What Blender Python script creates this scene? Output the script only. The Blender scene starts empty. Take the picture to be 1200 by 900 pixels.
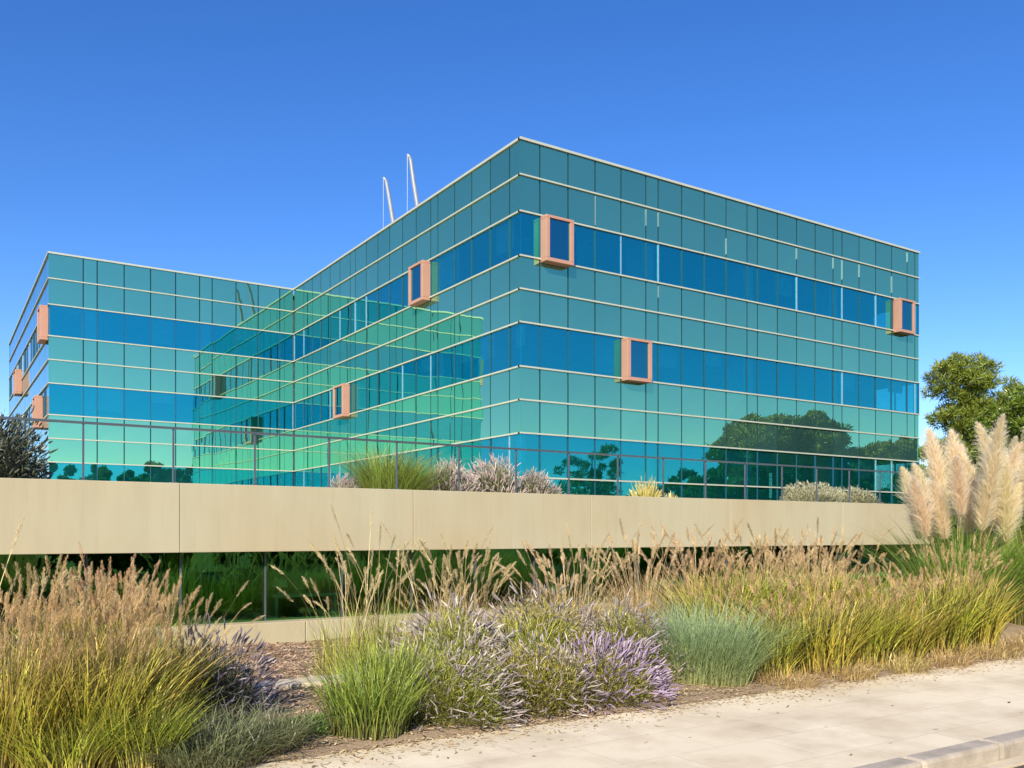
import bpy, math, random
import numpy as np
from math import sin, cos, radians, pi

R = random.Random(11)
col = bpy.context.scene.collection
sc = bpy.context.scene

# ------------------------------------------------------------------ materials
def mat(name):
    m = bpy.data.materials.new(name); m.use_nodes = True
    nt = m.node_tree; nt.nodes.clear()
    out = nt.nodes.new('ShaderNodeOutputMaterial')
    def N(t, **k):
        n = nt.nodes.new('ShaderNode' + t)
        for a, b in k.items():
            if a in n.inputs.keys(): n.inputs[a].default_value = b
            else: setattr(n, a, b)
        return n
    L = nt.links.new
    return m, N, L, out

def ramp(N, stops):
    r = N('ValToRGB'); e = r.color_ramp.elements
    while len(e) < len(stops): e.new(0.5)
    for i, (p, c) in enumerate(stops):
        e[i].position = p; e[i].color = (*c, 1)
    return r

def plain(name, c, rough=0.6, metal=0.0, var=0.12, scale=3.0, bump=0.0, bscale=60, spec=0.4):
    m, N, L, out = mat(name)
    tc = N('TexCoord'); no = N('TexNoise', Scale=scale, Detail=6.0, Roughness=0.6)
    L(tc.outputs['Object'], no.inputs['Vector'])
    a = tuple(x * (1 - var) for x in c); b = tuple(min(1, x * (1 + var)) for x in c)
    r = ramp(N, [(0.3, a), (0.7, b)]); L(no.outputs['Fac'], r.inputs['Fac'])
    p = N('BsdfPrincipled', Roughness=rough, Metallic=metal)
    p.inputs['Specular IOR Level'].default_value = spec
    L(r.outputs['Color'], p.inputs['Base Color'])
    if bump:
        n2 = N('TexNoise', Scale=bscale, Detail=5.0); L(tc.outputs['Object'], n2.inputs['Vector'])
        bp = N('Bump', Strength=1.0, Distance=bump); L(n2.outputs['Fac'], bp.inputs['Height'])
        L(bp.outputs['Normal'], p.inputs['Normal'])
    L(p.outputs['BSDF'], out.inputs['Surface'])
    return m

def ripple(N, L, amp, scale=0.55):
    tc = N('TexCoord'); no = N('TexNoise', Scale=scale, Detail=1.5, Roughness=0.4)
    L(tc.outputs['Object'], no.inputs['Vector'])
    b = N('Bump', Strength=1.0, Distance=amp); L(no.outputs['Fac'], b.inputs['Height'])
    return b

def coated(name, base, tint, refl, graze=(0.8, 0.88, 1.0), amp=0.003, see=None, diff=0.0):
    """Solar glass: a mirror coat over either an opaque back (spandrel) or a clear tinted body (window)."""
    m, N, L, out = mat(name)
    bp = ripple(N, L, amp)
    fr = N('Fresnel', IOR=1.5); L(bp.outputs['Normal'], fr.inputs['Normal'])
    fac = N('MapRange'); fac.inputs['From Min'].default_value = 0.04; fac.inputs['From Max'].default_value = 1.0
    fac.inputs['To Min'].default_value = refl; fac.inputs['To Max'].default_value = 1.0
    L(fr.outputs['Fac'], fac.inputs['Value'])
    tm = N('MapRange'); tm.inputs['From Min'].default_value = 0.06; tm.inputs['From Max'].default_value = 0.7
    L(fr.outputs['Fac'], tm.inputs['Value'])
    mc = N('Mix', data_type='RGBA'); mc.inputs[6].default_value = (*tint, 1); mc.inputs[7].default_value = (*graze, 1)
    L(tm.outputs['Result'], mc.inputs[0])
    g = N('BsdfGlossy', Roughness=0.0); L(mc.outputs[2], g.inputs['Color']); L(bp.outputs['Normal'], g.inputs['Normal'])
    if see is None:
        at = N('Attribute', attribute_name='rnd')
        hv = N('HueSaturation'); hv.inputs['Color'].default_value = (*base, 1)
        mr = N('MapRange'); mr.inputs['To Min'].default_value = 0.8; mr.inputs['To Max'].default_value = 1.2
        L(at.outputs['Fac'], mr.inputs['Value']); L(mr.outputs['Result'], hv.inputs['Value'])
        b = N('BsdfDiffuse', Roughness=0.2); L(hv.outputs['Color'], b.inputs['Color'])
        bo = b.outputs['BSDF']
    else:
        b = N('BsdfTransparent', Color=(*see, 1)); bo = b.outputs['BSDF']
        if diff:
            d = N('BsdfDiffuse', Color=(*base, 1)); mx = N('MixShader', Fac=diff)
            L(bo, mx.inputs[1]); L(d.outputs['BSDF'], mx.inputs[2]); bo = mx.outputs['Shader']
    mx = N('MixShader'); L(fac.outputs['Result'], mx.inputs['Fac'])
    L(bo, mx.inputs[1]); L(g.outputs['BSDF'], mx.inputs[2]); L(mx.outputs['Shader'], out.inputs['Surface'])
    return m

def leafy(name, low, high, tip=None, trans=0.35, sat=0.25, gloss=0.06):
    """Plant tissue: colour runs from root to tip (attribute hgt) and varies strand by strand (attribute rnd)."""
    m, N, L, out = mat(name)
    ah = N('Attribute', attribute_name='hgt'); ar = N('Attribute', attribute_name='rnd')
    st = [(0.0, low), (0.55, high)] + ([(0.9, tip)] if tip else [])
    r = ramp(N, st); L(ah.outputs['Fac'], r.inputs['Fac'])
    oi = N('ObjectInfo')
    h = N('HueSaturation'); L(r.outputs['Color'], h.inputs['Color'])
    v = N('MapRange'); v.inputs['To Min'].default_value = 1 - sat * 1.6; v.inputs['To Max'].default_value = 1 + sat * 1.6
    L(ar.outputs['Fac'], v.inputs['Value'])
    hu = N('Math', operation='MULTIPLY_ADD'); L(oi.outputs['Random'], hu.inputs[0]); hu.inputs[1].default_value = 0.03; hu.inputs[2].default_value = 0.485
    m2 = N('Math', operation='FRACT'); m3 = N('Math', operation='MULTIPLY'); L(ar.outputs['Fac'], m3.inputs[0]); m3.inputs[1].default_value = 7.31
    L(m3.outputs[0], m2.inputs[0])
    m4 = N('Math', operation='MULTIPLY_ADD'); L(m2.outputs[0], m4.inputs[0]); m4.inputs[1].default_value = sat * 0.08; L(hu.outputs[0], m4.inputs[2])
    m5 = N('Math', operation='SUBTRACT'); L(m4.outputs[0], m5.inputs[0]); m5.inputs[1].default_value = sat * 0.03
    L(m5.outputs[0], h.inputs['Hue']); L(v.outputs['Result'], h.inputs['Value'])
    d = N('BsdfDiffuse'); t = N('BsdfTranslucent'); L(h.outputs['Color'], d.inputs['Color']); L(h.outputs['Color'], t.inputs['Color'])
    mx = N('MixShader', Fac=trans); L(d.outputs['BSDF'], mx.inputs[1]); L(t.outputs['BSDF'], mx.inputs[2])
    g = N('BsdfGlossy', Roughness=0.45, Color=(0.8, 0.85, 0.8, 1)); m6 = N('MixShader', Fac=gloss)
    L(mx.outputs['Shader'], m6.inputs[1]); L(g.outputs['BSDF'], m6.inputs[2])
    L(m6.outputs['Shader'], out.inputs['Surface'])
    return m

M = {}
M['spandrel'] = coated('teal_spandrel_glass', (0.04, 0.115, 0.11), (0.44, 0.93, 0.54), 0.62, amp=0.005)
M['window'] = coated('blue_window_glass', (0.005, 0.24, 0.23), (0.06, 0.66, 0.72), 0.50, amp=0.005, see=(0.42, 1.0, 1.0), diff=0.20)
M['green_glass'] = coated('dark_green_glass', (0.01, 0.05, 0.02), (0.26, 0.90, 0.30), 0.30, amp=0.003, see=(0.45, 0.92, 0.45), diff=0.0)
M['box_glass'] = coated('bay_glass', (0.02, 0.10, 0.16), (0.08, 0.50, 0.55), 0.55, amp=0.0, see=(0.08, 0.25, 0.4), diff=0.2)
M['transom'] = plain('pale_metal_transom', (0.50, 0.53, 0.42), 0.35, 0.25, 0.06)
M['joint'] = plain('dark_blue_joint', (0.015, 0.08, 0.13), 0.5, 0, 0.1)
M['silver'] = plain('silver_glint_metal', (0.62, 0.68, 0.70), 0.25, 0.7, 0.05)  # bright metal for the glints drawn on joints and mullions
M['copper'] = plain('salmon_metal_cladding', (0.47, 0.255, 0.185), 0.5, 0.15, 0.05, 1.5)
M['copper_dark'] = plain('salmon_front_frame', (0.5, 0.28, 0.21), 0.4, 0.2, 0.05, 1.5)
M['interior'] = plain('interior_plaster', (0.55, 0.58, 0.56), 0.8)
M['interior_mid'] = plain('interior_grey_wall', (0.13, 0.14, 0.13), 0.8)
M['interior_dark'] = plain('interior_dark', (0.06, 0.07, 0.07), 0.8)
M['column'] = plain('white_column_plaster', (0.86, 0.86, 0.84), 0.8)
M['blind'] = plain('roller_blind_cloth', (0.60, 0.66, 0.62), 0.8)
M['roof'] = plain('roof_gravel', (0.35, 0.34, 0.32), 0.9, 0, 0.2, 20)
M['rail'] = plain('dark_grey_rail_paint', (0.10, 0.13, 0.15), 0.4, 0.4, 0.08)
M['post'] = plain('grey_steel_post', (0.13, 0.16, 0.18), 0.35, 0.5, 0.08)
M['olive'] = plain('olive_column_paint', (0.7, 0.5, 0.04), 0.7)
M['white'] = plain('white_paint', (0.78, 0.78, 0.76), 0.45)
M['davit'] = plain('pale_grey_davit', (0.32, 0.34, 0.37), 0.4, 0.3)
M['bark'] = plain('bark', (0.13, 0.09, 0.06), 0.9, 0, 0.35, 6, 0.02, 25)
M['kerb'] = plain('kerb_stone', (0.40, 0.355, 0.29), 0.85, 0, 0.25, 4, 0.006, 70)
M['edge'] = plain('pale_concrete_edging', (0.55, 0.48, 0.36), 0.85, 0, 0.15, 5, 0.004, 70)

def wall_mat():
    m, N, L, out = mat('cream_precast_concrete')
    tc = N('TexCoord'); mp = N('Mapping'); L(tc.outputs['Object'], mp.inputs['Vector']); mp.inputs['Scale'].default_value = (1.6, 1.6, 0.25)
    n = N('TexNoise', Scale=2.0, Detail=8.0, Roughness=0.6); L(mp.outputs['Vector'], n.inputs['Vector'])
    n2 = N('TexNoise', Scale=0.45, Detail=4.0); L(tc.outputs['Object'], n2.inputs['Vector'])
    r = ramp(N, [(0.25, (0.39, 0.365, 0.25)), (0.7, (0.44, 0.41, 0.285))]); L(n.outputs['Fac'], r.inputs['Fac'])
    r2 = ramp(N, [(0.40, (1, 1, 1)), (0.75, (0.95, 0.87, 0.78))]); L(n2.outputs['Fac'], r2.inputs['Fac'])
    mx = N('Mix', data_type='RGBA', blend_type='MULTIPLY'); mx.inputs[0].default_value = 1.0
    L(r.outputs['Color'], mx.inputs[6]); L(r2.outputs['Color'], mx.inputs[7])
    mp3 = N('Mapping'); L(tc.outputs['Object'], mp3.inputs['Vector']); mp3.inputs['Scale'].default_value = (7, 7, 0.5)
    n5 = N('TexNoise', Scale=2.0, Detail=4.0); L(mp3.outputs['Vector'], n5.inputs['Vector']); r5 = ramp(N, [(0.55, (1, 1, 1)), (0.8, (0.93, 0.90, 0.86))]); L(n5.outputs['Fac'], r5.inputs['Fac'])
    mx3 = N('Mix', data_type='RGBA', blend_type='MULTIPLY'); mx3.inputs[0].default_value = 1.0; L(mx.outputs[2], mx3.inputs[6]); L(r5.outputs['Color'], mx3.inputs[7]); mx = mx3
    p = N('BsdfPrincipled', Roughness=0.8); L(mx.outputs[2], p.inputs['Base Color'])
    n3 = N('TexNoise', Scale=60.0, Detail=4.0); L(tc.outputs['Object'], n3.inputs['Vector'])
    b = N('Bump', Strength=0.5, Distance=0.003); L(n3.outputs['Fac'], b.inputs['Height']); L(b.outputs['Normal'], p.inputs['Normal'])
    L(p.outputs['BSDF'], out.inputs['Surface']); return m
M['wall'] = wall_mat()

def paver_mat():
    m, N, L, out = mat('pale_stone_pavers')
    tc = N('TexCoord')
    br = N('TexBrick', Scale=1.0); L(tc.outputs['Object'], br.inputs['Vector'])
    br.inputs['Brick Width'].default_value = 0.9; br.inputs['Row Height'].default_value = 0.6
    br.inputs['Mortar Size'].default_value = 0.006; br.inputs['Mortar Smooth'].default_value = 0.2; br.offset = 0.5
    br.inputs['Color1'].default_value = (0.70, 0.62, 0.46, 1); br.inputs['Color2'].default_value = (0.74, 0.665, 0.505, 1)
    br.inputs['Mortar'].default_value = (0.60, 0.53, 0.41, 1)
    n = N('TexNoise', Scale=1.1, Detail=9.0, Roughness=0.65); L(tc.outputs['Object'], n.inputs['Vector'])
    r = ramp(N, [(0.3, (0.74, 0.69, 0.62)), (0.6, (1.06, 1.05, 1.03))]); L(n.outputs['Fac'], r.inputs['Fac'])
    mx = N('Mix', data_type='RGBA', blend_type='MULTIPLY'); mx.inputs[0].default_value = 1.0
    L(br.outputs['Color'], mx.inputs[6]); L(r.outputs['Color'], mx.inputs[7])
    # small dark stains
    n4 = N('TexVoronoi', Scale=2.2); L(tc.outputs['Object'], n4.inputs['Vector'])
    r4 = ramp(N, [(0.03, (0.45, 0.38, 0.30)), (0.055, (1, 1, 1))]); L(n4.outputs['Distance'], r4.inputs['Fac'])
    mx2 = N('Mix', data_type='RGBA', blend_type='MULTIPLY'); mx2.inputs[0].default_value = 0.6
    L(mx.outputs[2], mx2.inputs[6]); L(r4.outputs['Color'], mx2.inputs[7])
    p = N('BsdfPrincipled', Roughness=0.85); L(mx2.outputs[2], p.inputs['Base Color'])
    n3 = N('TexNoise', Scale=45.0, Detail=6.0); L(tc.outputs['Object'], n3.inputs['Vector'])
    b = N('Bump', Strength=0.6, Distance=0.004); L(n3.outputs['Fac'], b.inputs['Height']); L(b.outputs['Normal'], p.inputs['Normal'])
    L(p.outputs['BSDF'], out.inputs['Surface']); return m
M['paver'] = paver_mat()

def ground_mat(name, c1, c2, c3, s1=1.2, s2=35.0, bump=0.02):
    m, N, L, out = mat(name)
    tc = N('TexCoord'); n = N('TexNoise', Scale=s1, Detail=8.0, Roughness=0.6); L(tc.outputs['Object'], n.inputs['Vector'])
    n2 = N('TexNoise', Scale=s2, Detail=6.0, Roughness=0.7); L(tc.outputs['Object'], n2.inputs['Vector'])
    r = ramp(N, [(0.3, c1), (0.7, c2)]); L(n.outputs['Fac'], r.inputs['Fac'])
    r2 = ramp(N, [(0.45, (0, 0, 0)), (0.75, (1, 1, 1))]); L(n2.outputs['Fac'], r2.inputs['Fac'])
    mx = N('Mix', data_type='RGBA'); L(r2.outputs['Color'], mx.inputs[0]); L(r.outputs['Color'], mx.inputs[6]); mx.inputs[7].default_value = (*c3, 1)
    p = N('BsdfPrincipled', Roughness=0.95); L(mx.outputs[2], p.inputs['Base Color'])
    b = N('Bump', Strength=1.0, Distance=bump); L(n2.outputs['Fac'], b.inputs['Height']); L(b.outputs['Normal'], p.inputs['Normal'])
    L(p.outputs['BSDF'], out.inputs['Surface']); return m
M['soil'] = ground_mat('dry_garden_soil', (0.24, 0.165, 0.105), (0.36, 0.27, 0.18), (0.42, 0.33, 0.23))
M['ground'] = ground_mat('dry_grass_ground', (0.10, 0.12, 0.04), (0.17, 0.16, 0.07), (0.20, 0.18, 0.09), 0.08, 2.0, 0.05)
M['asphalt'] = ground_mat('red_brown_asphalt', (0.085, 0.05, 0.04), (0.11, 0.065, 0.05), (0.15, 0.11, 0.09), 0.8, 160.0, 0.004)

def attr_mat(name, ramp_stops, rough=0.9):
    m, N, L, out = mat(name)
    a = N('Attribute', attribute_name='rnd'); r = ramp(N, ramp_stops); L(a.outputs['Fac'], r.inputs['Fac'])
    p = N('BsdfPrincipled', Roughness=rough); L(r.outputs['Color'], p.inputs['Base Color'])
    L(p.outputs['BSDF'], out.inputs['Surface']); return m
M['mulch'] = attr_mat('bark_chips', [(0, (0.18, 0.10, 0.06)), (0.5, (0.46, 0.30, 0.19)), (1, (0.70, 0.54, 0.38))])
M['litter'] = attr_mat('dry_leaf_litter', [(0, (0.24, 0.15, 0.07)), (0.5, (0.48, 0.36, 0.20)), (1, (0.62, 0.52, 0.33))])

# plant colours
M['g_gold'] = leafy('golden_grass', (0.34, 0.25, 0.07), (0.40, 0.38, 0.045), (0.58, 0.46, 0.12), sat=0.75)
M['g_yel'] = leafy('yellow_green_grass', (0.44, 0.32, 0.10), (0.37, 0.40, 0.04), (0.52, 0.50, 0.10), sat=0.7)
M['g_fresh'] = leafy('fresh_green_grass', (0.20, 0.19, 0.06), (0.25, 0.33, 0.045), (0.42, 0.46, 0.09), sat=0.6)
M['g_grey'] = leafy('grey_green_grass', (0.16, 0.13, 0.06), (0.16, 0.19, 0.08), (0.27, 0.27, 0.14), sat=0.3)
M['g_dry'] = leafy('dry_straw', (0.46, 0.33, 0.13), (0.56, 0.43, 0.18), (0.64, 0.50, 0.24), sat=0.25)
M['plume_tan'] = leafy('tan_seed_head', (0.44, 0.31, 0.11), (0.57, 0.39, 0.18), (0.70, 0.50, 0.27), trans=0.45, sat=0.22)
M['plume_beige'] = leafy('beige_seed_head', (0.52, 0.40, 0.18), (0.62, 0.48, 0.25), (0.72, 0.58, 0.34), trans=0.45, sat=0.2)
M['plume_pampas'] = leafy('cream_pampas_plume', (0.84, 0.70, 0.46), (0.92, 0.82, 0.61), (0.95, 0.88, 0.70), trans=0.6, sat=0.10, gloss=0.02)
M['pampas_leaf'] = leafy('pampas_leaf', (0.26, 0.22, 0.07), (0.20, 0.34, 0.05), (0.36, 0.45, 0.09), sat=0.3)
M['lav_leaf'] = leafy('lavender_leaf', (0.14, 0.13, 0.04), (0.36, 0.36, 0.06), (0.52, 0.48, 0.12), sat=0.3)
M['lav_grey'] = leafy('faded_lavender_flower', (0.28, 0.26, 0.13), (0.31, 0.26, 0.245), (0.41, 0.35, 0.34), sat=0.35, trans=0.2)
M['lav_purple'] = leafy('violet_lavender_flower', (0.24, 0.22, 0.18), (0.29, 0.22, 0.32), (0.39, 0.31, 0.43), sat=0.35, trans=0.2)
M['lav_shaded'] = leafy('shaded_lavender_flower', (0.10, 0.10, 0.08), (0.15, 0.13, 0.18), (0.24, 0.20, 0.27), sat=0.25, trans=0.2)  # lavender flower darkened, shade put into the colour
M['santolina'] = leafy('blue_green_needles', (0.30, 0.32, 0.13), (0.31, 0.45, 0.20), (0.47, 0.62, 0.36), sat=0.22)
M['shrub_cream'] = leafy('cream_pink_blossom', (0.34, 0.30, 0.20), (0.46, 0.38, 0.33), (0.58, 0.50, 0.47), sat=0.25)
M['shrub_leaf'] = leafy('olive_shrub_leaf', (0.14, 0.14, 0.05), (0.20, 0.22, 0.08), (0.30, 0.32, 0.14), sat=0.3)
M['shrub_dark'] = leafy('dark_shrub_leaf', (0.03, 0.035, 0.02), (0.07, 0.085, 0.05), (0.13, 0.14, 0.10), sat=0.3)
M['silver_leaf'] = leafy('silvery_leaf', (0.26, 0.26, 0.14), (0.38, 0.38, 0.22), (0.50, 0.48, 0.32), sat=0.2)
M['yellow_leaf'] = leafy('yellow_succulent', (0.25, 0.24, 0.06), (0.50, 0.44, 0.12), (0.60, 0.52, 0.22), sat=0.2)
M['pine'] = leafy('pine_needles', (0.12, 0.15, 0.02), (0.21, 0.245, 0.03), (0.26, 0.29, 0.05), sat=0.35, trans=0.25, gloss=0.03)
M['pine_dark'] = leafy('stone_pine_needles', (0.14, 0.12, 0.015), (0.24, 0.20, 0.02), (0.28, 0.24, 0.03), sat=0.3, trans=0.2, gloss=0.03)
M['leaf_green'] = leafy('green_tree_leaf', (0.08, 0.12, 0.015), (0.14, 0.22, 0.02), (0.18, 0.28, 0.03), sat=0.3)
M['weed'] = leafy('low_weed_leaf', (0.08, 0.12, 0.02), (0.12, 0.22, 0.03), (0.2, 0.3, 0.06), sat=0.3)

# ------------------------------------------------------------------ mesh helpers
def link(name, me, parent=None):
    o = bpy.data.objects.new(name, me); col.objects.link(o)
    if parent is not None: o.parent = parent
    return o
def tag(o, label, cat, group=None):
    o['label'] = label; o['category'] = cat
    if group: o['group'] = group
    return o
def thing(name, label, cat, loc=(0, 0, 0), rz=0.0, group=None):
    o = bpy.data.objects.new(name, None); col.objects.link(o)
    o.empty_display_size = 0.2; o.location = loc; o.rotation_euler = (0, 0, rz)
    return tag(o, label, cat, group)
def struct(o): o['kind'] = 'structure'; return o
def stuff(o): o['kind'] = 'stuff'; return o

class MB:
    def __init__(s): s.v = []; s.f = []; s.m = []; s.r = []
    def quad(s, a, b, c, d, mi=0, rnd=0.5):
        n = len(s.v); s.v += [a, b, c, d]; s.f.append((n, n + 1, n + 2, n + 3)); s.m.append(mi); s.r.append(rnd)
    def hexa(s, p, mi=0, rnd=0.5):      # p: bottom 4 then top 4
        n = len(s.v); s.v += list(p)
        for q in ((0, 3, 2, 1), (4, 5, 6, 7), (0, 1, 5, 4), (1, 2, 6, 5), (2, 3, 7, 6), (3, 0, 4, 7)):
            s.f.append(tuple(n + i for i in q)); s.m.append(mi); s.r.append(rnd)
    def box(s, x0, x1, y0, y1, z0, z1, mi=0, rnd=0.5):
        s.hexa([(x0, y0, z0), (x1, y0, z0), (x1, y1, z0), (x0, y1, z0), (x0, y0, z1), (x1, y0, z1), (x1, y1, z1), (x0, y1, z1)], mi, rnd)
    def tube(s, pts, rad, k=8, mi=0, cap=True):
        pts = [np.array(p, float) for p in pts]; rings = []
        for i, p in enumerate(pts):
            t = pts[min(i + 1, len(pts) - 1)] - pts[max(i - 1, 0)]; t /= (np.linalg.norm(t) + 1e-9)
            a = np.cross(t, (0, 0, 1)) if abs(t[2]) < 0.95 else np.cross(t, (1, 0, 0)); a /= np.linalg.norm(a); b = np.cross(t, a)
            r = rad[i] if isinstance(rad, (list, tuple)) else rad
            n = len(s.v)
            s.v += [tuple(p + r * (a * cos(2 * pi * j / k) + b * sin(2 * pi * j / k))) for j in range(k)]; rings.append(n)
        for a, b in zip(rings, rings[1:]):
            for j in range(k):
                s.f.append((a + j, a + (j + 1) % k, b + (j + 1) % k, b + j)); s.m.append(mi); s.r.append(0.5)
        if cap:
            s.f.append(tuple(rings[0] + j for j in range(k))[::-1]); s.f.append(tuple(rings[-1] + j for j in range(k)))
            s.m += [mi, mi]; s.r += [0.5, 0.5]
    def lathe(s, prof, c=(0, 0, 0), k=20, mi=0):
        rings = []
        for r, z in prof:
            n = len(s.v); rings.append(n)
            s.v += [(c[0] + r * cos(2 * pi * j / k), c[1] + r * sin(2 * pi * j / k), c[2] + z) for j in range(k)]
        for a, b in zip(rings, rings[1:]):
            for j in range(k):
                s.f.append((a + j, a + (j + 1) % k, b + (j + 1) % k, b + j)); s.m.append(mi); s.r.append(0.5)
    def build(s, name, mats, parent=None, smooth=False, bevel=0.0):
        me = bpy.data.meshes.new(name); me.from_pydata(s.v, [], s.f)
        for q in (mats if isinstance(mats, (list, tuple)) else [mats]): me.materials.append(q)
        me.polygons.foreach_set('material_index', s.m)
        if smooth: me.polygons.foreach_set('use_smooth', [True] * len(s.f))
        at = me.attributes.new('rnd', 'FLOAT', 'FACE'); at.data.foreach_set('value', s.r)
        me.update()
        o = link(name, me, parent)
        if bevel:
            b = o.modifiers.new('bevel', 'BEVEL'); b.width = bevel; b.segments = 2; b.limit_method = 'ANGLE'
        return o

def np_mesh(name, V, rnd, hgt, mat_):
    """V: (n,4,3) quads; rnd/hgt per quad / per corner."""
    n = V.shape[0]; me = bpy.data.meshes.new(name)
    me.vertices.add(n * 4); me.loops.add(n * 4); me.polygons.add(n)
    me.vertices.foreach_set('co', V.reshape(-1).astype(np.float32))
    me.loops.foreach_set('vertex_index', np.arange(n * 4, dtype=np.int32))
    me.polygons.foreach_set('loop_start', np.arange(0, n * 4, 4, dtype=np.int32))
    me.polygons.foreach_set('loop_total', np.full(n, 4, dtype=np.int32))
    a = me.attributes.new('rnd', 'FLOAT', 'FACE'); a.data.foreach_set('value', rnd.astype(np.float32))
    h = me.attributes.new('hgt', 'FLOAT', 'POINT'); h.data.foreach_set('value', hgt.reshape(-1).astype(np.float32))
    me.materials.append(mat_); me.update(); me.validate()
    return me

G = np.random.default_rng(7)
def U(a, b, n): return G.uniform(a, b, n)

def curve_pts(base, az, h, lean, droop, s, p=1.8):
    d = np.stack([np.cos(az), np.sin(az)], -1)
    s = np.asarray(s)
    hor = (lean[:, None] * s[None, :] ** p)
    z = h[:, None] * (s[None, :] - droop[:, None] * s[None, :] ** 3)
    P = np.zeros((len(az), len(s), 3))
    P[:, :, :2] = base[:, None, :2] + d[:, None, :] * hor[:, :, None]
    P[:, :, 2] = base[:, None, 2] + z
    return P

def ribbons(base, az, h, lean, droop, w, seg=5, p=1.8, top=1.0, taper=0.8):
    n = len(az); s = np.linspace(0, top, seg + 1)
    P = curve_pts(base, az, h, lean, droop, s, p)
    ta = az + pi / 2 + U(-1.0, 1.0, n)
    side = np.stack([np.cos(ta), np.sin(ta), np.zeros(n)], -1)
    ww = w[:, None] * np.maximum(0.12, (1 - (s / top)[None, :] ** 2) ** taper)
    A = P - side[:, None] * ww[:, :, None] / 2; B = P + side[:, None] * ww[:, :, None] / 2
    Q = np.stack([A[:, :-1], B[:, :-1], B[:, 1:], A[:, 1:]], 2).reshape(-1, 4, 3)
    hg = np.broadcast_to(np.stack([s[:-1], s[:-1], s[1:], s[1:]], -1)[None], (n, seg, 4)).reshape(-1, 4)
    r = np.repeat(U(0, 1, n), seg)
    return Q, r, hg

def disc(n, r, rng_pow=0.5):
    a = U(0, 2 * pi, n); q = r * U(0, 1, n) ** rng_pow
    return np.stack([q * np.cos(a), q * np.sin(a), np.zeros(n)], -1), a

def hairs(C, D, length, w, spread, hv=None):
    """short fine fibres at points C going along D with random spread."""
    n = len(C); rd = G.normal(0, 1, (n, 3)); v = D + rd * spread; v /= np.linalg.norm(v, axis=1, keepdims=True) + 1e-9
    sd = np.cross(v, G.normal(0, 1, (n, 3))); sd /= np.linalg.norm(sd, axis=1, keepdims=True) + 1e-9
    E = C + v * length[:, None]; w = w[:, None] / 2
    Q = np.stack([C - sd * w, C + sd * w, E + sd * w * 0.35, E - sd * w * 0.35], 1)
    hg = np.tile(np.array([0.2, 0.2, 1, 1.0]), (n, 1)) if hv is None else np.repeat(hv[:, None], 4, 1)
    return Q, hg

def join(*parts):
    return tuple(np.concatenate([p[i] for p in parts]) for i in range(3))

def grass_leaves(n, h, r, lean, w, mat_, seg=5, droop=(0.05, 0.3), hmin=0.45, jitter=0.6):
    b, a = disc(n, r); az = a + G.normal(0, jitter, n) * np.where(U(0, 1, n) < .3, 2.5, 1)
    rad = np.linalg.norm(b[:, :2], axis=1) / r
    hh = h * U(hmin, 1.0, n); ll = lean * hh * (0.25 + rad) * U(0.2, 1.45, n)
    Q = ribbons(b, az, hh, ll, U(*droop, n), U(0.6, 1.2, n) * w, seg)
    return np_mesh('foliage', Q[0], Q[1], Q[2], mat_)

def grass_plumes(n, h, r, lean, mat_, plen=0.16, pw=0.02, hairs_n=60, droop=(0.02, 0.2), hl=0.03, hw=0.0022, sw=0.003, hmin=0.75, spread=0.45, tipcurl=0.0):
    b, a = disc(n, r * 0.8); az = a + G.normal(0, 0.7, n)
    rad = np.linalg.norm(b[:, :2], axis=1) / r
    hh = h * U(hmin, 1.0, n); ll = lean * hh * (0.3 + rad) * U(0.3, 1.3, n) + tipcurl; dr = U(*droop, n)
    st = ribbons(b, az, hh, ll, dr, np.full(n, sw), 6, top=0.99, taper=0.15)
    st = (st[0], st[1], st[2] * 0.4)
    u = U(0, 1, (n * hairs_n)); ids = np.repeat(np.arange(n), hairs_n)
    f = (plen / hh)[ids]; s0 = 1 - f * (1 - u)
    def cp(s):
        hor = ll[ids] * s ** 1.8; z = hh[ids] * (s - dr[ids] * s ** 3)
        return np.stack([b[ids, 0] + np.cos(az[ids]) * hor, b[ids, 1] + np.sin(az[ids]) * hor, z], -1)
    C = cp(s0); D = cp(s0 + 0.01) - C; D /= np.linalg.norm(D, axis=1, keepdims=True)
    env = np.sin(pi * np.clip(u * 0.92 + 0.06, 0, 1)) ** 0.6
    C = C + G.normal(0, 1, C.shape) * (pw * 0.25 * env)[:, None]
    Q, hg = hairs(C, D, hl * env * U(0.6, 1.2, len(u)), np.full(len(u), hw), spread)
    rr = np.repeat(U(0, 1, n), hairs_n) * 0.6 + U(0, 0.4, len(u))
    J = join(st, (Q, rr, hg * 0.5 + 0.5))
    return np_mesh('seed_head', J[0], J[1], J[2], mat_)

def mound_pts(n, rx, ry, h, inner=0.55, lob=0.18):
    th = U(0, 2 * pi, n); c = U(0.0, 1, n); e = np.sqrt(1 - c ** 2)
    k = U(inner, 1.0, n) * (1 + lob * np.sin(th * 3 + 1.3) * np.cos(c * 5 + th))
    D = np.stack([np.cos(th) * e, np.sin(th) * e, c], -1)
    P = D * k[:, None] * np.array([rx, ry, h]); return P, D

def mound_leaves(n, rx, ry, h, mat_, ll=0.04, lw=0.007, spread=0.5, inner=0.5, up=0.4):
    P, D = mound_pts(n, rx, ry, h, inner); D = D + np.array([0, 0, up])
    Q, hg = hairs(P - D * ll * 0.5, D, ll * U(0.6, 1.3, n), np.full(n, lw), spread)
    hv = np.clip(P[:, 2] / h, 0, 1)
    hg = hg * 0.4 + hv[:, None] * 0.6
    return np_mesh('foliage', Q, U(0, 1, n), hg, mat_)

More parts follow.
